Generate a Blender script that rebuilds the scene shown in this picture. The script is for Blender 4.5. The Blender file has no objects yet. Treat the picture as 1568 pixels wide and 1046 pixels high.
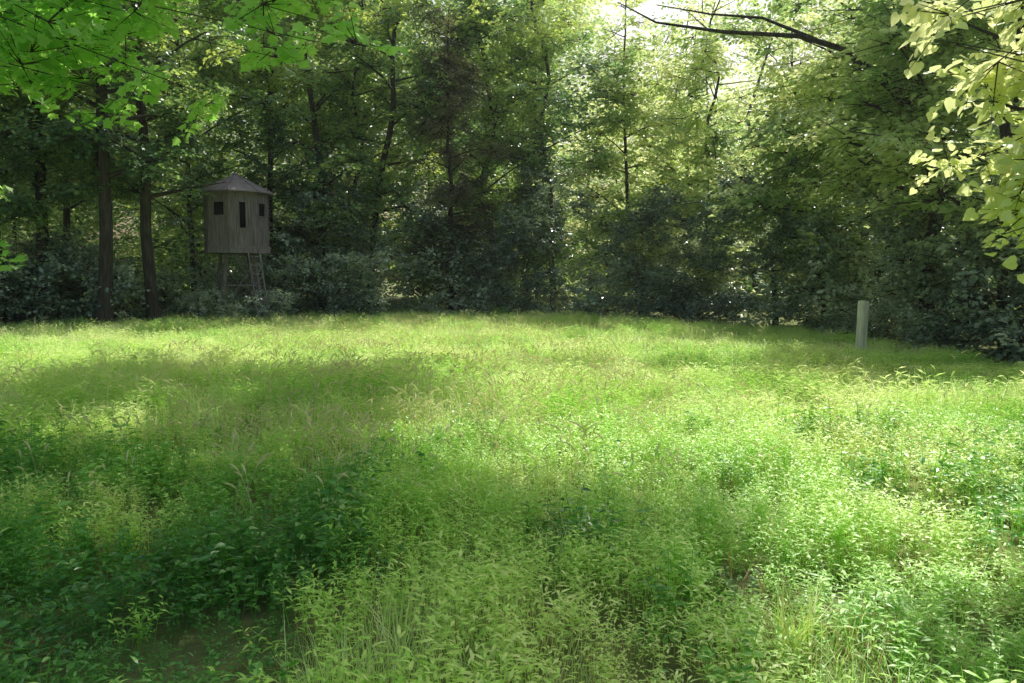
import bpy, math, random
from mathutils import Vector, Matrix, Euler, noise
random.seed(11)
R=random.random
def U(a,b): return a+(b-a)*random.random()
scene=bpy.context.scene
AZ=math.radians(25); EL=math.radians(53)
KX=math.sin(AZ)/math.tan(EL); KY=math.cos(AZ)/math.tan(EL)

# ------------------------------------------------------------ node helpers
def newmat(name):
    m=bpy.data.materials.new(name); m.use_nodes=True
    nt=m.node_tree; nt.nodes.clear()
    return m,nt,nt.nodes,nt.links
def ramp(n,stops):
    r=n.new('ShaderNodeValToRGB'); e=r.color_ramp.elements
    while len(e)<len(stops): e.new(0.5)
    for i,(p,c) in enumerate(stops):
        e[i].position=p; e[i].color=(c[0],c[1],c[2],1)
    return r
def leaf_mat(name,stops,trans=0.5,tcol=(1.5,1.5,0.5),rough=0.42,spec=0.5,patch=None):
    m,nt,n,l=newmat(name)
    oi=n.new('ShaderNodeAttribute'); oi.attribute_name='rv'
    at=n.new('ShaderNodeAttribute'); at.attribute_name='lv'
    geo=n.new('ShaderNodeNewGeometry')
    nz=n.new('ShaderNodeTexNoise'); nz.inputs['Scale'].default_value=0.45 if patch else 0.22
    nz.inputs['Detail'].default_value=0
    l.new(geo.outputs['Position'],nz.inputs['Vector'])
    a=n.new('ShaderNodeMath'); a.operation='MULTIPLY_ADD'
    l.new(oi.outputs['Fac'],a.inputs[0]); a.inputs[1].default_value=0.5
    b=n.new('ShaderNodeMath'); b.operation='MULTIPLY_ADD'
    l.new(nz.outputs['Fac'],b.inputs[0]); b.inputs[1].default_value=1.3; b.inputs[2].default_value=-0.38 if patch else -0.6
    l.new(b.outputs[0],a.inputs[2])
    c=n.new('ShaderNodeMath'); c.operation='MULTIPLY_ADD'
    l.new(at.outputs['Fac'],c.inputs[0]); c.inputs[1].default_value=0.55; l.new(a.outputs[0],c.inputs[2])
    r=ramp(n,stops); l.new(c.outputs[0],r.inputs['Fac'])
    p=n.new('ShaderNodeBsdfPrincipled'); p.inputs['Roughness'].default_value=rough
    p.inputs['Specular IOR Level'].default_value=spec
    l.new(r.outputs[0],p.inputs['Base Color'])
    t=n.new('ShaderNodeBsdfTranslucent')
    mu=n.new('ShaderNodeMix'); mu.data_type='RGBA'; mu.blend_type='MULTIPLY'; mu.inputs[0].default_value=1
    l.new(r.outputs[0],mu.inputs[6]); mu.inputs[7].default_value=(*tcol,1)
    l.new(mu.outputs[2],t.inputs['Color'])
    mx=n.new('ShaderNodeMixShader'); mx.inputs[0].default_value=trans
    l.new(p.outputs[0],mx.inputs[1]); l.new(t.outputs[0],mx.inputs[2])
    o=n.new('ShaderNodeOutputMaterial'); l.new(mx.outputs[0],o.inputs[0])
    return m
def rough_mat(name,c1,c2,scale=(8,8,1.2),bump=0.5,rough=0.9,detail=6):
    m,nt,n,l=newmat(name)
    tc=n.new('ShaderNodeTexCoord'); mp=n.new('ShaderNodeMapping'); mp.inputs['Scale'].default_value=scale
    l.new(tc.outputs['Object'],mp.inputs[0])
    nz=n.new('ShaderNodeTexNoise'); nz.inputs['Scale'].default_value=1; nz.inputs['Detail'].default_value=detail
    nz.inputs['Roughness'].default_value=0.65
    l.new(mp.outputs[0],nz.inputs['Vector'])
    r=ramp(n,[(0.3,c1),(0.7,c2)]); l.new(nz.outputs['Fac'],r.inputs['Fac'])
    p=n.new('ShaderNodeBsdfPrincipled'); p.inputs['Roughness'].default_value=rough
    p.inputs['Specular IOR Level'].default_value=0.25
    l.new(r.outputs[0],p.inputs['Base Color'])
    bp=n.new('ShaderNodeBump'); bp.inputs['Strength'].default_value=bump; bp.inputs['Distance'].default_value=0.03
    l.new(nz.outputs['Fac'],bp.inputs['Height']); l.new(bp.outputs[0],p.inputs['Normal'])
    o=n.new('ShaderNodeOutputMaterial'); l.new(p.outputs[0],o.inputs[0])
    return m

M_bark=rough_mat('bark',(0.03,0.026,0.02),(0.11,0.10,0.085),(14,14,2),.5,.9,3)
M_twig=rough_mat('twig',(0.03,0.022,0.015),(0.09,0.07,0.05),(20,20,20),0.1,.9,1)
M_leaf=leaf_mat('oak_leaf',[(0.1,(0.085,0.18,0.11)),(0.5,(0.19,0.34,0.15)),(0.95,(0.47,0.60,0.23))],0.45,(1.85,1.65,0.9),.34,1.0)
M_shrub=leaf_mat('shrub_leaf',[(0.1,(0.11,0.18,0.15)),(0.5,(0.27,0.38,0.30)),(0.95,(0.66,0.74,0.58))],0.35,(1.3,1.25,0.9),.32,1.0)  # bluish grey puts the misty veil and sky sheen into the leaf colour
M_sun_leaf=leaf_mat('sun_toned_leaf',[(0.1,(0.24,0.42,0.14)),(0.5,(0.50,0.66,0.25)),(0.95,(0.74,0.82,0.44))],0.55,(1.33,1.2,1.1),.38,.9)  # bright yellow-green puts backlit sun into the leaf colour
M_cedar=leaf_mat('cedar_foliage',[(0.1,(0.15,0.18,0.13)),(0.9,(0.34,0.35,0.22))],0.35,(1.5,1.4,0.8))
M_maple=leaf_mat('maple_leaf',[(0.1,(0.17,0.42,0.08)),(0.9,(0.40,0.62,0.18))],0.6,(1.5,1.58,1.1))
M_red=leaf_mat('redbud_leaf',[(0.1,(0.48,0.62,0.18)),(0.9,(0.68,0.75,0.34))],0.55,(1.4,1.3,1.4),.38,.9)
M_shade_weed=leaf_mat('shade_toned_weed_leaf',[(0.05,(0.05,0.19,0.035)),(0.5,(0.12,0.38,0.055)),(0.95,(0.32,0.62,0.11))],0.4,(1.6,1.4,1.0),0.38,0.9,True)  # dark green puts the near-left shade into the leaf colour
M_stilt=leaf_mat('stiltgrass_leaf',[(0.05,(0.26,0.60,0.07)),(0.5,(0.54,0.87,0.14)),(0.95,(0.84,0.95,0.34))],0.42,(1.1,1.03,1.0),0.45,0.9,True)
M_grass=leaf_mat('grass_blade',[(0.05,(0.36,0.68,0.13)),(0.5,(0.66,0.91,0.27)),(0.95,(0.90,0.96,0.52))],0.5,(1.06,1.02,1.0),0.45,0.9,True)
M_seed=leaf_mat('seed_head',[(0.1,(0.68,0.66,0.40)),(0.9,(0.9,0.88,0.58))],0.5,(1.08,1.08,1.0),0.6,0.3)
M_dry=leaf_mat('dry_stem',[(0.1,(0.30,0.21,0.09)),(0.9,(0.58,0.44,0.2))],0.35,(1.2,1.1,1.0),0.6,0.3)
M_wood=rough_mat('weathered_board',(0.13,0.112,0.118),(0.33,0.295,0.31),(18,18,1.5),0.3,.9,4)
M_roof=rough_mat('roof_metal',(0.18,0.15,0.17),(0.33,0.285,0.315),(5,5,5),0.15,0.6)
M_dark=rough_mat('interior_shade',(0.01,0.01,0.012),(0.02,0.02,0.024),(3,3,3),0.1)
M_post=rough_mat('post_wood',(0.6,0.56,0.48),(0.93,0.9,0.83),(14,14,2),0.4)

# ------------------------------------------------------------ mesh builder
class MB:
    def __init__(s): s.v=[];s.f=[];s.lv=[];s.m=[]
    def add(s,vs,fs,lv=0.5,mi=0):
        b=len(s.v); s.v+= [tuple(x) for x in vs]
        for f in fs:
            s.f.append([b+i for i in f]); s.lv.append(lv); s.m.append(mi)
    def merge(s,o,M):
        b=len(s.v); s.v+=[tuple(M@Vector(p)) for p in o.v]
        s.f+=[[b+i for i in f] for f in o.f]; s.lv+=o.lv; s.m+=o.m
    def obj(s,name,mats,col=None,parent=None,smooth=False):
        me=bpy.data.meshes.new(name); me.from_pydata(s.v,[],s.f)
        for m in mats: me.materials.append(m)
        me.polygons.foreach_set('material_index',s.m)
        a=me.attributes.new('lv','FLOAT','FACE'); a.data.foreach_set('value',s.lv)
        if smooth: me.polygons.foreach_set('use_smooth',[True]*len(s.f))
        me.update()
        o=bpy.data.objects.new(name,me)
        (col or scene.collection).objects.link(o)
        if parent: o.parent=parent
        return o
def tube(mb,pts,rad,sides=8,mi=0,cap=True,rnd=0.0,lv=.5):
    pts=[Vector(p) for p in pts]; vs=[];fs=[]
    for i,p in enumerate(pts):
        d=(pts[min(i+1,len(pts)-1)]-pts[max(i-1,0)]).normalized()
        a=d.cross(Vector((0.31,0.95,0.07))).normalized(); b=d.cross(a)
        for k in range(sides):
            t=2*math.pi*k/sides; r=rad[i]*(1+rnd*math.sin(3*t+i*0.7))
            vs.append(p+a*r*math.cos(t)+b*r*math.sin(t))
    for i in range(len(pts)-1):
        for k in range(sides):
            k2=(k+1)%sides
            if sides==2 and k==1: break
            fs.append([i*sides+k,i*sides+k2,(i+1)*sides+k2,(i+1)*sides+k])
    if cap and sides>2: fs.append([(len(pts)-1)*sides+k for k in range(sides)])
    mb.add(vs,fs,lv,mi)
def box(mb,M,sx,sy,sz,mi=0,c=(0,0,0)):
    vs=[M@Vector((c[0]+x*sx/2,c[1]+y*sy/2,c[2]+z*sz/2)) for x in(-1,1) for y in(-1,1) for z in(-1,1)]
    mb.add(vs,[[0,1,3,2],[4,6,7,5],[0,4,5,1],[2,3,7,6],[0,2,6,4],[1,5,7,3]],0.5,mi)
KITE=([(0,0,0),(0.45,0.5,0.08),(1,0,-0.05),(0.45,-0.5,0.08)],[[0,2,1],[0,3,2]])
OVATE=([(0,0,0),(0.25,0.42,0.07),(0.6,0.38,0.05),(1,0,-0.1),(0.6,-0.38,0.05),(0.25,-0.42,0.07),(0.45,0,-0.02)],
       [[0,6,1],[1,6,2],[2,6,3],[3,6,4],[4,6,5],[5,6,0]])
LANCE=([(0,0,0),(0.3,0.5,0.04),(0.65,0.38,0.0),(1,0,-0.16),(0.65,-0.38,0.0),(0.3,-0.5,0.04)],[[0,5,1],[1,5,4,2],[2,4,3]])
_mo=[(0,0),(-0.05,0.18),(0.12,0.5),(0.27,0.36),(0.5,0.62),(0.54,0.3),(0.68,0.26),(0.72,0.12),(1,0)]
_mv=[(x,y,-0.25*abs(y)**1.5) for x,y in _mo]+[(x,-y,-0.25*abs(y)**1.5) for x,y in _mo[-2:0:-1]]
MAPLE=(_mv+[(0.35,0,0.04)],[[i,(i+1)%len(_mv),len(_mv)] for i in range(len(_mv))])
HEART=([(0.06,0,0),(-0.05,0.22,0.05),(0.1,0.46,0.06),(0.35,0.48,0.05),(0.65,0.3,0),(1,0,-0.12),(0.65,-0.3,0),(0.35,-0.48,0.05),(0.1,-0.46,0.06),(-0.05,-0.22,0.05),(0.4,0,-0.03)],
       [[i,(i+1)%10,10] for i in range(10)])
def leaf(mb,o,d,n,L,W,shape,mi=0,lv=None):
    d=Vector(d).normalized(); s=Vector(n).cross(d)
    if s.length<1e-3: s=Vector((1,0,0))
    s.normalize(); nn=d.cross(s)
    o=Vector(o)
    mb.add([o+d*(x*L)+s*(y*W)+nn*(z*L) for x,y,z in shape[0]],shape[1],R() if lv is None else lv,mi)
def rdir(zmin=-1,zmax=1):
    a=U(0,2*math.pi); z=U(zmin,zmax); r=math.sqrt(max(0,1-z*z)); return Vector((r*math.cos(a),r*math.sin(a),z))

# ------------------------------------------------------------ prototypes (unlinked library collections)
def coll(name): return bpy.data.collections.new(name)
def spray_clump(name,col,mats,shape,rad,nt,nl,L,W,tilt=0.55,zr=(-0.35,0.75),tw=.012,ts=2):
    mb=MB()
    for t in range(nt):
        d=rdir(*zr); ln=rad*U(0.6,1.1); droop=U(0.0,0.35)*rad
        P=lambda u:d*(ln*u)-Vector((0,0,droop*u*u))
        tube(mb,[P(0),P(1)],[tw,tw*.25],ts,1,False)
        for k in range(nl):
            u=0.25+0.75*(k+R()*0.6)/nl
            side=1 if k%2 else -1
            h=Vector((d.x,d.y,0)); 
            if h.length<0.1: h=Vector((1,0,0))
            h.normalize(); pr=Vector((-h.y,h.x,0))*side
            dd=(h*U(0.2,0.9)+pr*U(0.5,1.0)+Vector((0,0,U(-0.7,0.15)))).normalized()
            n=Vector((U(-tilt,tilt),U(-tilt,tilt),1))
            off=pr*U(0,0.14*rad)+Vector((0,0,U(-.05,.05)*rad))
            s=U(0.7,1.2)
            leaf(mb,P(u)+off,dd,n,L*s,W*s,shape,0)
    return mb.obj(name,mats,col)
C_tree=coll('tree_leaf_clumps')
for i in range(6): spray_clump('leaf_clump',C_tree,[M_leaf,M_twig],KITE,0.95,9,14,0.17,0.125,.8)
C_shrub=coll('shrub_leaf_clumps')
for i in range(5): spray_clump('shrub_clump',C_shrub,[M_shrub,M_twig],KITE,0.9,9,13,0.16,0.12,1.0)
C_sun_leaf=coll('sun_toned_leaf_clumps')
for i in range(5): spray_clump('sun_toned_clump',C_sun_leaf,[M_sun_leaf,M_twig],KITE,0.95,9,13,0.17,0.12,.8)
C_mass=coll('canopy_masses'); C_sun_mass=coll('sun_toned_canopy_masses')
for i in range(6):
    mb=MB()
    for c in range(30):
        o=Vector((random.gauss(0,.9),random.gauss(0,.9),random.gauss(0,.85)))
        for k in range(11):
            leaf(mb,o+Vector((random.gauss(0,.36),random.gauss(0,.36),random.gauss(0,.18))),rdir(-.5,.2),Vector((U(-.8,.8),U(-.8,.8),1)),U(.18,.30),U(.15,.22),KITE)
    mb.obj('canopy_mass',[M_sun_leaf if i in(0,4,5) else M_leaf],C_mass if i<4 else C_sun_mass)
C_cedar=coll('cedar_clumps')
for i in range(3): spray_clump('cedar_clump',C_cedar,[M_cedar,M_twig],KITE,0.8,13,17,0.11,0.05,0.9,(-0.6,0.3))
C_maple=coll('maple_clumps')
for i in range(4): spray_clump('maple_clump',C_maple,[M_maple,M_twig],MAPLE,0.5,6,8,0.105,0.115,0.9,(-.35,.75),.006,4)
C_red=coll('redbud_clumps')
for i in range(4): spray_clump('redbud_clump',C_red,[M_red,M_twig],HEART,0.4,6,9,0.085,0.085,0.9,(-0.6,0.6),.005,4)
def stilt(n,H,nl,L,W,spread,shape=LANCE):
    mb=MB()
    for s in range(n):
        a=U(0,6.28); r0=U(0,spread*0.6); base=Vector((r0*math.cos(a),r0*math.sin(a),0))
        lean=rdir(0,0)*U(0.02,0.45); h=H*U(0.6,1.1)
        P=lambda u: base+Vector((lean.x*h*u*u,lean.y*h*u*u,h*(u-0.18*u*u*lean.length*2)))
        tube(mb,[P(0),P(.5),P(1)],[0.0014,0.0011,0.0006],2,0,False)
        aa=U(0,6.28)
        for k in range(nl):
            u=0.35+0.65*(k+0.5)/nl; aa+=2.4+U(-.5,.5)
            dd=Vector((math.cos(aa),math.sin(aa),U(-0.15,0.6)))
            sc=U(0.7,1.15)
            leaf(mb,P(u),dd,Vector((U(-.35,.35),U(-.35,.35),1)),L*sc,W*sc,shape)
    return mb
def forb():
    mb=MB()
    for s in range(10):
        a=U(0,6.28); r0=U(0,.16); b=Vector((r0*math.cos(a),r0*math.sin(a),0)); h=U(0.15,0.34); ln=rdir(0,0)*U(0,.12)
        top=b+ln+Vector((0,0,h)); tube(mb,[b,top],[0.002,0.0015],2,0,False)
        for k in range(6):
            u=U(0.45,1); aa=U(0,6.28)
            leaf(mb,b.lerp(top,u),Vector((math.cos(aa),math.sin(aa),U(-.2,.4))),Vector((U(-.4,.4),U(-.4,.4),1)),U(.032,.054),U(.021,.034),OVATE)
    return mb
def tuftmb(n,H,W,spread,lean):
    mb=MB()
    for s in range(n):
        a=U(0,6.28); r0=spread*math.sqrt(R()); b=Vector((r0*math.cos(a),r0*math.sin(a),0))
        ld=rdir(0,0)*U(0.05,lean); h=H*U(0.5,1.1); w=W*U(.7,1.2); sd=Vector((-ld.y,ld.x,0)).normalized()
        vs=[];lv=R()
        for u,ww in ((0,.8),(.5,1),(1,.05)):
            p=b+Vector((ld.x*h*u*u,ld.y*h*u*u,h*(u-0.35*ld.length*u*u)))
            vs+= [p-sd*w*ww*.5,p+sd*w*ww*.5]
        mb.add(vs,[[0,1,3,2],[2,3,5,4]],lv)
    return mb
def leafy():
    mb=MB()
    for s in range(10):
        b=Vector((U(-.16,.16),U(-.16,.16),0)); lean=rdir(0,0)*U(.05,.4); h=U(.28,.42); aa=U(0,6)
        P=lambda u: b+Vector((lean.x*h*u*u,lean.y*h*u*u,h*u))
        tube(mb,[P(0),P(.5),P(1)],[.0014,.0011,.0008],2,0,False)
        for k in range(6):
            u=.35+.65*k/6; aa+=2.4
            leaf(mb,P(u),Vector((math.cos(aa),math.sin(aa),U(0,.7))),Vector((U(-.3,.3),U(-.3,.3),1)),U(.06,.095),.012,KITE)
    return mb
TS=2.0
def tile(name,col,mats,srcs,dens,sd,hv=.5):
    """square patch of meadow, srcs = [(builder, weight, material index, scale)]"""
    mb=MB(); n=int(dens*TS*TS); tot=sum(s[1] for s in srcs)
    side=int(math.sqrt(n))
    for i in range(side):
        for j in range(side):
            x=((i+.5+U(-.7,.7))/side-.5)*TS; y=((j+.5+U(-.7,.7))/side-.5)*TS
            hn=noise.noise(Vector((x*1.6,y*1.6,sd*7.3))); kn=noise.noise(Vector((x*1.2,y*1.2,sd*3.1+50)))
            r=min(.999,max(0,.5+kn*.9+U(-.25,.25)))*tot; q=0
            for s in srcs:
                q+=s[1]
                if r<q: break
            sc=s[3]*(1+hv*hn)*U(.82,1.12)
            M=Matrix.Translation((x,y,0))@Matrix.Rotation(U(0,6.28),4,'Z')@Matrix.Rotation(U(-.15,.15),4,'X')@Matrix.Scale(sc,4)
            b=len(mb.m); mb.merge(random.choice(s[0]),M)
            if s[2]: 
                for t in range(b,len(mb.m)): mb.m[t]=s[2]
    return mb.obj(name,mats,col)
sS=[stilt(14,0.34,8,0.048,0.0115,0.3) for _ in range(5)]; sF=[forb() for _ in range(4)]
sT=[tuftmb(42,.38,.005,.2,.9) for _ in range(4)]; sL=[leafy() for _ in range(3)]; sK=[stilt(10,.36,7,.065,.018,.3,KITE) for _ in range(3)]
sFine=[tuftmb(34,.42,.011,.24,.9) for _ in range(4)]
C_shade_weed=coll('shade_toned_weed_tiles'); C_near=coll('stiltgrass_tiles'); C_mid=coll('meadow_tiles'); C_far=coll('far_meadow_tiles')
for i in range(4):
    tile('shade_toned_weed_patch',C_shade_weed,[M_shade_weed,M_stilt],[(sF,.5,0,1.15),(sS,.4,0,1.0),(sS,.10,1,1.0)],36,i,.7)
    tile('stiltgrass_patch',C_near,[M_stilt,M_shade_weed,M_grass],[(sF,.24,1,1.05),(sS,.64,0,1.0),(sT,.12,2,.9)],38,i+10,.7)
    tile('meadow_patch',C_mid,[M_grass,M_stilt],[(sK,.36,1,1.0),(sL,.32,0,1.05),(sT,.32,0,1.1)],25,i+20,.6)
    tile('meadow_patch',C_far,[M_grass,M_stilt],[(sK,.28,1,1.0),(sL,.32,0,1.05),(sFine,.4,0,1.0)],14,i+30,.6)
C_fox=coll('foxtail_stems')
for i in range(4):
    mb=MB()
    for s in range(4):
        b=Vector((U(-.12,.12),U(-.12,.12),0)); lean=rdir(0,0)*U(.05,.35); h=U(.45,.68)
        P=lambda u: b+Vector((lean.x*h*u*u,lean.y*h*u*u,h*(u-.1*u*u)))
        tube(mb,[P(0),P(.4),P(.85)],[.0018,.0015,.0012],3,0,False)
        q=[P(.85+.05*j)+Vector((lean.x,lean.y,-.4))*0.012*j*j*.5 for j in range(5)]
        tube(mb,q,[.003,.007,.0075,.005,.001],5,0)
    mb.obj('foxtail',[M_seed],C_fox)
C_blade=coll('long_blade_clumps')
for i in range(2): tuftmb(30,0.5,0.010,0.07,1.0).obj('long_blade_clump',[M_stilt],C_blade)
C_dry=coll('dry_stem_clumps')
for i in range(2): tuftmb(36,0.26,0.005,0.3,1.3).obj('dry_stem_clump',[M_dry],C_dry)

# ------------------------------------------------------------ instancer
def ng_for(col,realize):
    ng=bpy.data.node_groups.new('scatter_'+col.name,'GeometryNodeTree')
    ng.interface.new_socket('Geometry',in_out='INPUT',socket_type='NodeSocketGeometry')
    ng.interface.new_socket('Geometry',in_out='OUTPUT',socket_type='NodeSocketGeometry')
    n=ng.nodes; l=ng.links
    gi=n.new('NodeGroupInput'); go=n.new('NodeGroupOutput')
    ip=n.new('GeometryNodeInstanceOnPoints'); ci=n.new('GeometryNodeCollectionInfo')
    ci.inputs['Collection'].default_value=col; ci.inputs['Separate Children'].default_value=True; ci.inputs['Reset Children'].default_value=True
    ip.inputs['Pick Instance'].default_value=True
    def na(nm,t):
        a=n.new('GeometryNodeInputNamedAttribute'); a.data_type=t; a.inputs['Name'].default_value=nm
        return [o for o in a.outputs if o.enabled and o.name=='Attribute'][0]
    er=n.new('FunctionNodeEulerToRotation')
    l.new(na('rot','FLOAT_VECTOR'),er.inputs[0]); l.new(er.outputs[0],ip.inputs['Rotation'])
    l.new(na('scl','FLOAT_VECTOR'),ip.inputs['Scale']); l.new(na('idx','INT'),ip.inputs['Instance Index'])
    l.new(gi.outputs[0],ip.inputs['Points']); l.new(ci.outputs[0],ip.inputs['Instance'])
    if realize:
        rz=n.new('GeometryNodeRealizeInstances'); l.new(ip.outputs[0],rz.inputs[0]); l.new(rz.outputs[0],go.inputs[0])
    else: l.new(ip.outputs[0],go.inputs[0])
    return ng
NG={}
def scatter(name,col,items,parent=None,realize=True):
    me=bpy.data.meshes.new(name); me.from_pydata([tuple(i[0]) for i in items],[],[])
    a=me.attributes.new('rot','FLOAT_VECTOR','POINT'); a.data.foreach_set('vector',[c for i in items for c in i[1]])
    a=me.attributes.new('scl','FLOAT_VECTOR','POINT'); a.data.foreach_set('vector',[c for i in items for c in (i[2] if isinstance(i[2],tuple) else (i[2],)*3)])
    k=len(col.objects)
    a=me.attributes.new('idx','INT','POINT'); a.data.foreach_set('value',[random.randrange(k) for i in items])
    a=me.attributes.new('rv','FLOAT','POINT'); a.data.foreach_set('value',[R() for i in items])
    o=bpy.data.objects.new(name,me); scene.collection.objects.link(o)
    key=(col.name,realize)
    if key not in NG: NG[key]=ng_for(col,realize)
    md=o.modifiers.new('scatter','NODES'); md.node_group=NG[key]
    if parent: o.parent=parent
    return o

# ------------------------------------------------------------ target sunlight on the ground; foliage in its way is left out
def inpoly(x,y,P):
    c=False;j=len(P)-1
    for i in range(len(P)):
        xi,yi=P[i];xj,yj=P[j]
        if (yi>y)!=(yj>y) and x<(xj-xi)*(y-yi)/(yj-yi)+xi: c=not c
        j=i
    return c
EDGE=[(-34,17),(-16,24.6),(-12.8,26.6),(-12.0,30.8),(-8.4,32),(-4.9,33),(1.7,32),(6.5,28.5),(9,22),(9.2,14),(9.4,-6)]
FIELD=EDGE+[(-34,-6)]
BIG=[(1.8,6.4),(2.4,8.0),(4.2,8.9),(4.4,10.6),(8.8,11.8),(9.0,6.0),(5.0,5.0),(3.2,4.7),(2.2,5.3)]
def el(x,y,cx,cy,rx,ry): return ((x-cx)/rx)**2+((y-cy)/ry)**2<1
def openness(x,y):
    if not inpoly(x,y,FIELD): return 0.7 if x>6 else 0.5
    if el(x,y,1.7,10.8,1.8,2.0) or el(x,y,-.2,7.0,.6,.7): return 1.0
    if inpoly(x,y,BIG): return 1.0
    if y>23: return 0.45
    if y>12 and x>1.5: return 0.05
    if x<-0.6 and y<5.8: return 0.03
    if x<1.0 and y<3.9: return 0.03
    if y<4: return .08
    if y<8 and x<2.2: return 0.28
    if x<-.5: return 0.38 if y>8.5 else .2
    return 0.15
def gapnoise(x,y):
    n=noise.noise(Vector((x*.75,y*.55,3.1)))*1.2+noise.noise(Vector((x*2.1,y*1.6,9.7)))*.5
    return min(1,max(0.001,0.5+n))
RING=[(math.cos(a*math.pi/4),math.sin(a*math.pi/4)) for a in range(8)]
def blocked_gap(p,m=.95):
    gx=p[0]-KX*(p[2]-.3); gy=p[1]-KY*(p[2]-.3)
    if p[2]>5.5:
        mx,my=p[0]-KX*(p[2]-3.8),p[1]-KY*(p[2]-3.8)
        if -6.5<mx<-.8 and 5.5<my<9.5 and gapnoise(gx,gy)<.5: return True
        mx,my=p[0]-KX*(p[2]-2.8),p[1]-KY*(p[2]-2.8)
        if 1.2<mx<5.2 and 2.8<my<6.6: return True
    if gapnoise(gx,gy)<openness(gx,gy): return True
    for dx,dy in RING:
        if openness(gx+dx*m,gy+dy*m)>.99: return True
    return False
def crot(t=.35): return (U(-t,t),U(-t,t),U(0,6.283))
def skyhole(p):   # crowns thinned for the sky gap, unseen tops cut to let sun in
    x,y,z=p
    if 3<x<24 and y>25 and z>10.5: return R()<.85
    if x>8 and z>8.5: return R()<.85
    if z>14.5 and y<42: return R()<.5
    return False

# ------------------------------------------------------------ trees
def make_tree(name,x,y,dia,H,crown0,crownR,lean=(0,0),limbs=22,col=C_tree,cs=1.0,wb=.35):
    mb=MB(); N=7
    wob=[(U(-wb,wb),U(-wb,wb)) for _ in range(N+1)]
    def T(u): 
        i=min(int(u*N),N-1); f=u*N-i; f=f*f*(3-2*f)
        wx=wob[i][0]*(1-f)+wob[i+1][0]*f; wy=wob[i][1]*(1-f)+wob[i+1][1]*f
        return Vector((lean[0]*H*u+wx*min(1,u*3),lean[1]*H*u+wy*min(1,u*3),H*u))
    pts=[Vector((0,0,-.2)),Vector((0,0,.12))]+[T(u/18) for u in range(1,19)]
    rad=[dia*.75,dia*.6]+[dia*.5*(1-.8*(u/18)**1.1) for u in range(1,19)]
    tube(mb,pts,rad,9,0,True,.05)
    cl=[]
    for k in range(limbs):
        u=crown0/H+(1-crown0/H)*((k+R()*.8)/limbs); a=k*2.4+U(-.5,.5)
        prof=crownR*(0.55+0.45*math.sin(math.pi*min(1,(u-crown0/H)/(1-crown0/H)*1.15+.12)))*U(.6,1.15)
        s=T(u); h=Vector((math.cos(a),math.sin(a),0)); up=U(.1,.95)
        L=lambda t: s+h*(prof*t)+Vector((0,0,prof*up*(t-.3*t*t)))+Vector((-h.y,h.x,0))*math.sin(t*4+k)*.15*prof*.4
        r0=dia*.5*(1-.8*u)*.42+.01
        tube(mb,[L(0),L(.25),L(.5),L(.75),L(1)],[r0,r0*.8,r0*.6,r0*.4,.008],5,0)
        for j in range(2):
            t0=U(.3,.85); q=L(t0); d2=(h*U(.2,1)+rdir(-.3,.5)*.9).normalized(); l2=prof*U(.25,.45)
            e=q+d2*l2; m=q.lerp(e,.5)+Vector((0,0,.1))
            tube(mb,[q,m,e],[r0*.4,r0*.3,.006],4,0)
            cl+= [e+rdir()*.25, m+rdir()*.4]
        for t in (.2,.45,.7,.95): cl.append(L(t)+rdir()*U(.1,.5))
    base=Vector((x,y,0))
    its=[]
    for c in cl:
        if c.z<.6 or blocked_gap(base+c) or skyhole(base+c): continue
        its.append((c,crot(),cs*U(.8,1.35)))
    o=mb.obj(name,[M_bark],None,None,True); o.location=base
    if its: scatter('foliage',col,its,o)
    return o
TR=[(-16.4,26,.3,17,3),(-15.9,27,.42,19,4),(-17.1,31,.3,16,4),(-13.4,26.4,.46,20,4.5),(-12.4,27.8,.42,19,4),(-13.0,33,.25,17,2.5),
    (-8.1,34.5,.36,19,2.0),(-6.6,36,.22,17,2),(1.9,37,.28,19,2),
    (5.4,33.5,.2,14,1.5),(7.5,32,.22,13,1.5),(9.4,28.6,.2,12,1.5),(9.9,25.5,.2,11,1.2),(10.6,22.8,.2,10,1.2),
    (10.9,17.6,.3,11,1.5),(10.9,14.8,.3,10,1.0),(11.5,11.5,.4,11,2),(-19.5,23.5,.45,17,3),(-23,20,.5,17,3),(-10.4,34.5,.3,16,2),(-1,37.5,.3,19,2)]
for (x,y,d,H,c0) in TR:
    r=x>5  # right-hand trees get leaves with sunlight in their colour
    make_tree('sun_toned_tree' if r else 'added_shade_oak',x,y,d,H,c0,U(2.8,3.8),(U(-.07,.07),U(-.04,.02)),int(min(H,17)*1.6),C_sun_leaf if r else C_tree,1,.2 if x<-11 else .5)
make_tree('leaning_tulip_tree',-6.3,35,.34,20,4,2.8,(.12,0),22)
make_tree('cedar_tree',-2.6,34.6,.26,13,.8,2.0,(0,0),38,C_cedar,1.0,.15)
w=make_tree('walnut_tree',10.4,20,.38,12,3.0,3.4,(-.02,0),26,C_sun_leaf)
mb=MB()
tube(mb,[(0,0,5.2),(-1.6,-.3,6.5),(-2.6,-.5,7.1),(-3.65,-.6,7.36),(-5.4,-.6,7.45),(-7,-.5,7.7),(-7.9,-.4,8.2)],[.11,.09,.075,.06,.045,.025,.01],7,0)
tube(mb,[(-3.2,-.5,7.3),(-4.4,-.2,7.9),(-5.6,0,8.05),(-6.9,.1,8.3)],[.05,.035,.025,.01],6,0)
tube(mb,[(0,0,4.0),(-.5,-.3,4.9),(-1.4,-.5,5.6),(-2.1,-.5,5.9)],[.12,.09,.05,.02],6,0)
mb.obj('limb',[M_bark],None,w,True)

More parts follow.
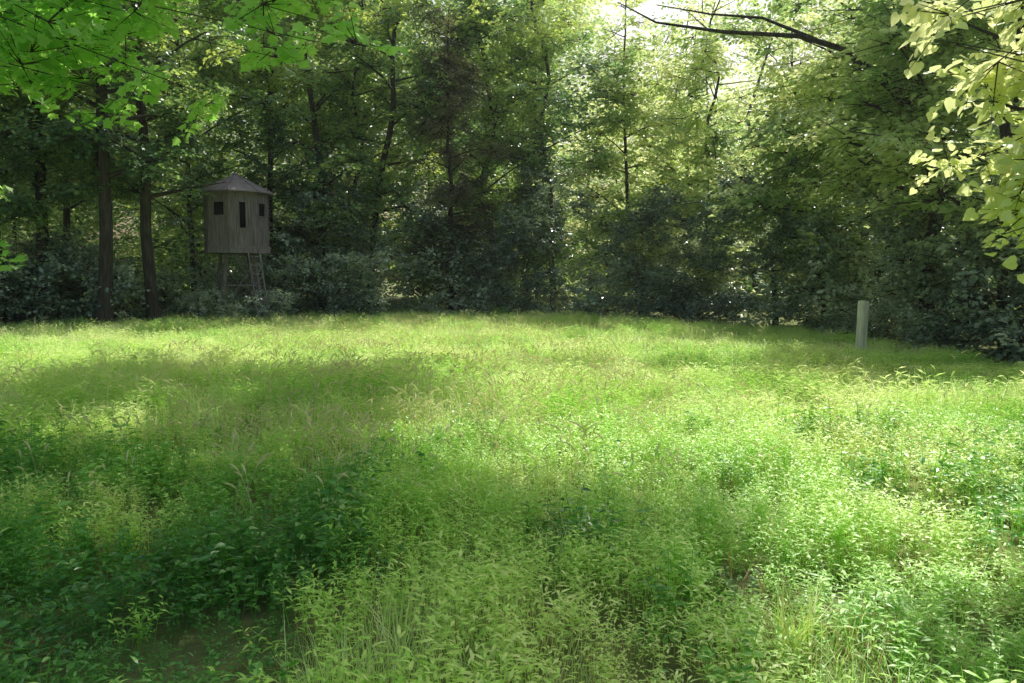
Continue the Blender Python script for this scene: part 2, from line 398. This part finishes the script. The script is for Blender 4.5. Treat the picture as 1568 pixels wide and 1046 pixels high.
# understory shrubs and the leafy face of the wood
def edge_pt(t):
    segs=[(EDGE[i],EDGE[i+1]) for i in range(len(EDGE)-1)]
    Ls=[math.dist(a,b) for a,b in segs]; s=t*sum(Ls)
    for (a,b),Ln in zip(segs,Ls):
        if s<=Ln: 
            f=s/Ln; dx,dy=(b[0]-a[0])/Ln,(b[1]-a[1])/Ln
            return a[0]+(b[0]-a[0])*f,a[1]+(b[1]-a[1])*f,-dy,dx
        s-=Ln
    a,b=segs[-1]; return b[0],b[1],-1,0
its=[]
for i in range(4500):
    x,y,nx,ny=edge_pt(R()); d=.3+6*R()**1.3
    px,py=x+nx*d,y+ny*d
    if inpoly(px,py,FIELD) or py<4: continue
    if math.dist((px,py),(-10.2,30))<1.7: continue
    nz=.5+noise.noise(Vector((px*.35,py*.35,0)))*1.1
    H=1.8+max(0,nz)*4.0+d*.2
    if px<-11.2: H=.9+max(0,nz)*1.9
    z=.15+H*R()**.85
    p=Vector((px,py,z))
    if blocked_gap(p) and R()<.25: continue
    its.append((p,crot(.5),U(.6,1.1)))
for i in range(120):
    a=U(0,6.28); r=U(.7,2.3)
    its.append((Vector((-10.2+r*math.cos(a),29.6+r*.6*math.sin(a),U(.1,1.15))),crot(.5),U(.35,.55)))
for i in range(30):
    its.append((Vector((U(-12.6,-11.3),U(29.3,30.4),U(.5,4.6))),crot(.5),U(.3,.5)))
for i in range(110):
    its.append((Vector((U(-9,-5.2),U(30.8,32.2),U(.1,2.6))),crot(.5),U(.5,.85)))
for i in range(260):   # ragged skirt of low bushes right along the mown edge
    x,y,nx,ny=edge_pt(U(.35,.93)); its.append((Vector((x+nx*U(-.3,.9),y+ny*U(-.3,.9),U(.05,.9))),crot(.5),U(.4,.8)))
scatter('undergrowth_shrubs',C_shrub,its)
its=[];it2=[]
for i in range(6600):
    x,y,nx,ny=edge_pt(U(.1,.94) if i<5200 else U(.5,.94)); d=.8+6.5*R()
    px,py=x+nx*d,y+ny*d; z=U(1.5,14)
    if inpoly(px,py,FIELD) or py<7 or (px<-10.5 and z<8.5 and R()<.75): continue
    if math.dist((px,py),(-10.2,30))<2.3 and z<7: continue
    if noise.noise(Vector((px*.4,py*.4,z*.45)))<-.1: continue
    p=Vector((px,py,z))
    if blocked_gap(p) or skyhole(p): continue
    (it2 if (px>3 and R()<.8) else its).append((p,crot(.5),U(.7,1.25)))
scatter('forest_edge_foliage',C_tree,its); scatter('forest_edge_foliage',C_sun_leaf,it2)

# distant forest mass
mb=MB(); its=[];it2=[]
for i in range(60):
    x=U(-50,45); y=U(38,62); h=U(15,20); r=U(.08,.2)
    tube(mb,[(x,y,-.2),(x+U(-.6,.6),y,h*.3),(x+U(-1,1),y,h*.6),(x+U(-1.8,1.8),y,h)],[r,r*.8,r*.5,r*.2],6)
for i in range(4400):
    if R()<.84: x=U(-58,50); y=38+34*R(); z=U(.3,25)
    else: x=U(13.5,32); y=U(2,40); z=U(.3,12)
    q=Vector((x,y,z))
    if y<52 and noise.noise(Vector((x*.2,y*.2,z*.25)))<-.12: continue
    if y<52 and blocked_gap(q): continue
    if y<50 and skyhole(q): continue
    if 4<x<26 and z>15 and R()<.85: continue
    (it2 if (x>1 and z>3) else its).append((q,crot(),U(.9,1.5)))  # right-hand distance gets masses with sunlight in their colour
dt=mb.obj('distant_trees',[M_bark],None,None,True); scatter('foliage',C_mass,its,dt); scatter('sun_toned_foliage',C_sun_mass,it2,dt)

# added unseen canopy, clumps placed to shade the near field; trunks and limbs carry it
def shade_canopy(name,x,y,dia,H,region,n,hr,col=C_tree):
    mb=MB(); tube(mb,[(0,0,-.2),(0,0,.2),(.1,0,H*.3),(0,.2,H*.6),(.1,.1,H)],[dia*.8,dia*.55,dia*.45,dia*.36,.05],12,0,True,.05)
    its=[]
    for i in range(n):
        gx,gy=U(region[0],region[1]),U(region[2],region[3]); h=U(*hr)
        p=Vector((gx+KX*h,gy+KY*h,h))
        if blocked_gap(p,1.0): continue
        if p.z<1.7+.39*p.y+.9: continue
        its.append((p-Vector((x,y,0)),crot(.5),U(1.0,1.45)))
    for k in range(0,len(its),14):
        e=its[k][0]; s=Vector((0,0,min(H*.9,max(e.z*.75,6.5)))); m=s.lerp(e,.5)+Vector((0,0,1.0))
        tube(mb,[s,m,e],[.12,.07,.02],6,0)
    o=mb.obj(name,[M_bark],None,None,True); o.location=(x,y,0)
    scatter('foliage',col,its,o)
shade_canopy('added_shade_oak',-9.5,7,.8,15,(-12,-.3,0.5,13),560,(8.0,12))
shade_canopy('added_shade_oak',9.8,7,.8,16,(-.5,7.5,0.5,14.5),520,(8.0,12.5))

# maple branch, top left
mp=MB(); bx,by=-8.6,7.5
tube(mp,[(0,0,-.2),(0,0,.2),(.1,0,3),(0,0,9)],[.3,.22,.18,.06],10)
mits=[]
for k in range(44):
    yy=U(6.0,9.5); f=U(-.68,-.17)
    lo=.20 if f<-.3 else .26
    tx=f*yy; tz=1.7+yy*U(lo,.38 if k<26 else .5)
    s=Vector((0,0,U(3.2,5.2)))
    if k>=38: tx=-.66*yy+U(-.3,.1); tz=1.7+yy*(U(.10,.14) if k<42 else .03); s=Vector((0,0,1.8))
    e=Vector((tx-bx,yy-by,tz)); m=s.lerp(e,.55)+Vector((0,0,.35))
    tube(mp,[s,m,e],[.018,.009,.003],5)
    for j in range(5 if k<38 else 2):
        t=U(.5,1.05) if k<38 else U(.8,1.0); q=(s.lerp(m,t/.55) if t<.55 else m.lerp(e,(t-.55)/.45))+rdir(-.4,.4)*U(.05,.35)
        mits.append((q,crot(.5),U(.65,1.0)))
mt=mp.obj('maple_tree',[M_bark],None,None,True); mt.location=(bx,by,0); scatter('foliage',C_maple,mits,mt)
# redbud branch, right
rp=MB(); bx,by=5.6,4.6
tube(rp,[(0,0,-.2),(0,0,.2),(-.1,0,2.2),(-.2,.1,5)],[.16,.11,.09,.03],10)
rits=[]
for k in range(54):
    yy=U(4.1,5.8); tt=U(.05,.42); tz=1.7+yy*tt
    f0=.58 if tt<.12 else (.52 if tt<.3 else .485)
    e=Vector((yy*U(f0,.70)-bx,yy-by,tz)); s=Vector((-.1,0,U(1.8,3.6))); m=s.lerp(e,.55)+Vector((0,0,.2))
    tube(rp,[s,m,e],[.014,.007,.003],5)
    for j in range(3):
        q=m.lerp(e,U(.3,1.0))+rdir(-.4,.4)*U(.0,.15)
        rits.append((q,crot(.6),U(.6,.9)))
rt=rp.obj('redbud_tree',[M_bark],None,None,True); rt.location=(bx,by,0); scatter('foliage',C_red,rits,rt)

# ------------------------------------------------------------ ground
def gz(x,y): return .10*noise.noise(Vector((x*.25,y*.25,1)))+.03*noise.noise(Vector((x*.7,y*.7,5)))
vs=[];fs=[]
xs=[-300,-150,-80]+[-50+i*1.0 for i in range(101)]+[80,150,300]; ys=[-150,-60,-20]+[-6+i*1.0 for i in range(90)]+[120,200,400]
for y in ys:
    for x in xs: vs.append((x,y,gz(x,y)))
W=len(xs)
for j in range(len(ys)-1):
    for i in range(W-1): fs.append([j*W+i,j*W+i+1,(j+1)*W+i+1,(j+1)*W+i])
mb=MB(); mb.add(vs,fs)
M_ground=rough_mat('soil_and_litter',(0.09,0.09,0.035),(0.20,0.24,0.08),(2,2,2),.8,.95,6)
mb.obj('ground',[M_ground],None,None,True)

# ------------------------------------------------------------ field vegetation, laid as ragged 2 m patches
wd=[];st=[];gm=[];gf=[];fx=[]
y=1.6
while y<34:
    x=-math.ceil((y*.78+3)/1.95)*1.95
    while x<y*.78+3:
        xx=x+U(-.06,.06); yy=y+U(-.06,.06); x+=1.95
        if not inpoly(xx,yy-.3,FIELD) and not inpoly(xx,yy-1.2,FIELD): continue
        hs=1.0+.45*noise.noise(Vector((xx*.35,yy*.35,2)))
        if yy>12: hs*=.9
        if xx>4 and yy>11: hs*=.75
        if yy<4.5: hs*=.8
        it=((xx,yy,gz(xx,yy)),(0,0,math.pi/2*random.randrange(4)+U(-.05,.05)),(1,1,hs))
        if yy+U(-.7,.7)<6.8 and xx+.15*yy<U(-.2,.8): wd.append(it)  # near-left patches carry shade in their leaf colour
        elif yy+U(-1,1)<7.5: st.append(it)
        elif yy<17: gm.append(it)
        else: gf.append(it)
    y+=1.95
for i in range(1300):
    y=U(6,27); x=random.gauss(-.12*y,.2*y)
    if inpoly(x,y,FIELD): fx.append(((x,y,gz(x,y)),crot(.15),U(.75,1.1)))
for i in range(350):
    y=U(5,24); x=U(-.7,.6)*y
    if inpoly(x,y,FIELD) and not (x>4 and y>12): fx.append(((x,y,gz(x,y)),crot(.15),U(.7,1.0)))
scatter('shade_toned_weed_patch',C_shade_weed,wd,None,False); scatter('stiltgrass_patch',C_near,st,None,False)
scatter('meadow_grass',C_mid,gm,None,False); scatter('meadow_grass',C_far,gf,None,False); scatter('foxtail_grass',C_fox,fx)
bl=[((1.22,3.42,0),crot(.1),.9),((1.3,3.5,0),crot(.1),.75)]
for i in range(10):
    y=U(2.5,12); bl.append(((U(-.6,.6)*y,y,0),crot(.2),U(.5,.7)))
scatter('tall_grass_clump',C_blade,bl)
scatter('dry_stems',C_dry,[((random.gauss(.5,.55),random.gauss(3.4,.5),.02),crot(.2),U(.7,1.1)) for i in range(12)]+[((U(-4,6),U(3,9),.02),crot(.2),U(.7,1.1)) for i in range(16)])

# ------------------------------------------------------------ hunting blind
blind=bpy.data.objects.new('hunting_blind',None); scene.collection.objects.link(blind)
blind.location=(-10.2,30,0); blind.rotation_euler=(0,0,math.radians(30))
ap=1.04; z0,z1=2.74,4.82; side=2*ap*math.tan(math.pi/8)
wb=MB(); fr=MB()
for k in range(8):
    a=-math.pi/2+k*math.pi/4
    M=Matrix.Rotation(a+math.pi/2,4,'Z')@Matrix.Translation((0,-ap,0))
    tall=(k%2==0)
    oz0,oz1=(3.48,4.40) if tall else (3.93,4.40)
    nb=8; bw=side/nb
    for b in range(nb):
        cx=-side/2+bw*(b+.5); yo=U(-.006,.006)
        e=bw*(1.0 if tall else 2.0)
        if abs(cx)<e:
            box(wb,M,bw-.008,.025,oz0-z0,0,(cx,yo,(z0+oz0)/2)); box(wb,M,bw-.008,.025,z1-oz1,0,(cx,yo,(z1+oz1)/2))
        else: box(wb,M,bw-.008,.025,z1-z0,0,(cx,yo,(z0+z1)/2))
    ew=bw*(2.0 if not tall else 1.0)
    for s in(-1,1): box(fr,M,.04,.035,oz1-oz0+.08,0,(s*(ew+.02),-.034,(oz0+oz1)/2))
    for zz in(oz0-.02,oz1+.02): box(fr,M,2*ew,.035,.04,0,(0,-.034,zz))
    box(fr,M,side+.02,.03,.09,0,(0,-.034,z0+.045)); 
    box(fr,M,side+.0,.03,.07,0,(0,-.034,z1-.04))
    Mc=Matrix.Rotation(a+math.pi/2+math.pi/8,4,'Z')@Matrix.Translation((0,-ap/math.cos(math.pi/8)-.02,0))
    box(fr,Mc,.07,.03,z1-z0,0,(0,0,(z0+z1)/2))
wb.obj('walls',[M_wood],None,blind); fr.obj('trim',[M_wood],None,blind)
def octring(r,z,off=math.pi/8): return [Vector((r*math.cos(off+i*math.pi/4),r*math.sin(off+i*math.pi/4),z)) for i in range(8)]
fb=MB(); R8=ap/math.cos(math.pi/8)
a=octring(R8+.07,z0-.16);b=octring(R8+.07,z0-.005)
fb.add(a+b,[[i,(i+1)%8,8+(i+1)%8,8+i] for i in range(8)]+[list(range(7,-1,-1)),list(range(8,16))])
fb.obj('floor_platform',[M_wood],None,blind)
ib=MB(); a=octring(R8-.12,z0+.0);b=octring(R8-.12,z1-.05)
ib.add(a+b,[[i,(i+1)%8,8+(i+1)%8,8+i] for i in range(8)]); ib.obj('shade_shell',[M_dark],None,blind)  # near-black shell puts the shade behind the windows into colour
rb=MB()
a=octring(R8+.22,z1-.06);a2=octring(R8+.22,z1-.02);c=octring(.09,z1+.64)
rb.add(a+a2+c,[[i,(i+1)%8,8+(i+1)%8,8+i] for i in range(8)]+[[8+i,8+(i+1)%8,16+(i+1)%8,16+i] for i in range(8)]+[list(range(16,24)),list(range(7,-1,-1))])
for i in range(8): tube(rb,[a2[i]+Vector((0,0,.01)),c[i]+Vector((0,0,.01))],[.022,.018],5)
tube(rb,[(0,0,z1+.58),(0,0,z1+.68),(0,0,z1+.72),(0,0,z1+.78)],[.11,.11,.05,.01],8)
rb.obj('roof',[M_roof],None,blind)
lb=MB()
for sx in(-1,1):
    for sy in(-1,1):
        tube(lb,[(sx*.75,sy*.75,-.1),(sx*.5,sy*.5,z0-.16)],[.065,.065],4)
for (p,q) in(((-1,-1),(1,-1)),((1,-1),(1,1)),((1,1),(-1,1)),((-1,1),(-1,-1))):
    f=lambda c,z:(c[0]*(.75-.25*z/2.5),c[1]*(.75-.25*z/2.5),z)
    tube(lb,[f(p,.5),f(q,2.3)],[.028,.028],4); tube(lb,[f(p,1.4),f(q,1.4)],[.03,.03],4)
lb.obj('legs',[M_wood],None,blind)
la=MB()
for s in(-.2,.2): tube(la,[(.55+s,-1.75,-.1),(.35+s,-1.08,z0-.05)],[.03,.028],4)
for k in range(8):
    u=(k+.7)/8.6; tube(la,[(.55-.2*u-.2,-1.75+.67*u,u*z0),(.55-.2*u+.2,-1.75+.67*u,u*z0)],[.018,.018],5)
la.obj('ladder',[M_wood],None,blind)

# ------------------------------------------------------------ wooden post
import bmesh
bm=bmesh.new(); bmesh.ops.create_cube(bm,size=1)
for v in bm.verts: v.co=Vector((v.co.x*.165,v.co.y*.165,(v.co.z+.5)*1.38-.15))
bmesh.ops.bevel(bm,geom=list(bm.edges),offset=.018,segments=2,affect='EDGES')
bmesh.ops.subdivide_edges(bm,edges=[e for e in bm.edges if abs(e.verts[0].co.z-e.verts[1].co.z)>.5],cuts=10)
for v in bm.verts:
    v.co+=Vector(noise.noise_vector(v.co*3.0))*.006
me=bpy.data.meshes.new('wooden_post'); bm.to_mesh(me); me.materials.append(M_post)
po=bpy.data.objects.new('wooden_post',me); scene.collection.objects.link(po); po.location=(7.1,16.3,0); po.rotation_euler=(.01,.02,.5)

# ------------------------------------------------------------ added scatter volume that stands in for the lens veil
hb=MB(); box(hb,Matrix.Identity(4),140,110,22,0,(0,35,10.6))
m,nt,n,l=newmat('veil_volume'); vsc=n.new('ShaderNodeVolumeScatter'); vsc.inputs['Density'].default_value=.0006
vsc.inputs['Color'].default_value=(.93,.97,1,1); vsc.inputs['Anisotropy'].default_value=.5
oo=n.new('ShaderNodeOutputMaterial'); l.new(vsc.outputs[0],oo.inputs['Volume'])
hb.obj('veil_volume',[m])

# ------------------------------------------------------------ world, sun, camera
w=bpy.data.worlds.new('World'); scene.world=w; w.use_nodes=True; nt=w.node_tree
sk=nt.nodes.new('ShaderNodeTexSky'); sk.sky_type='NISHITA'; sk.sun_disc=False; sk.sun_elevation=EL; sk.sun_rotation=AZ
sk.air_density=1.6; sk.dust_density=5.0
bg=nt.nodes['Background']; bg.inputs[1].default_value=.15; nt.links.new(sk.outputs[0],bg.inputs[0])
sl=bpy.data.lights.new('sun','SUN'); sl.energy=5; sl.angle=math.radians(.5); sl.color=(1,.98,.92)
so=bpy.data.objects.new('sun',sl); scene.collection.objects.link(so)
sd=Vector((math.sin(AZ)*math.cos(EL),math.cos(AZ)*math.cos(EL),math.sin(EL)))
so.rotation_euler=sd.to_track_quat('Z','Y').to_euler()
cd=bpy.data.cameras.new('camera'); co=bpy.data.objects.new('camera',cd); scene.collection.objects.link(co)
co.location=(0,0,1.7); co.rotation_euler=(math.radians(90-4.56),0,0); cd.lens=28.24; cd.sensor_width=36; cd.clip_end=1000
scene.camera=co
scene.view_settings.view_transform='Standard'; scene.view_settings.look='None'; scene.view_settings.exposure=0
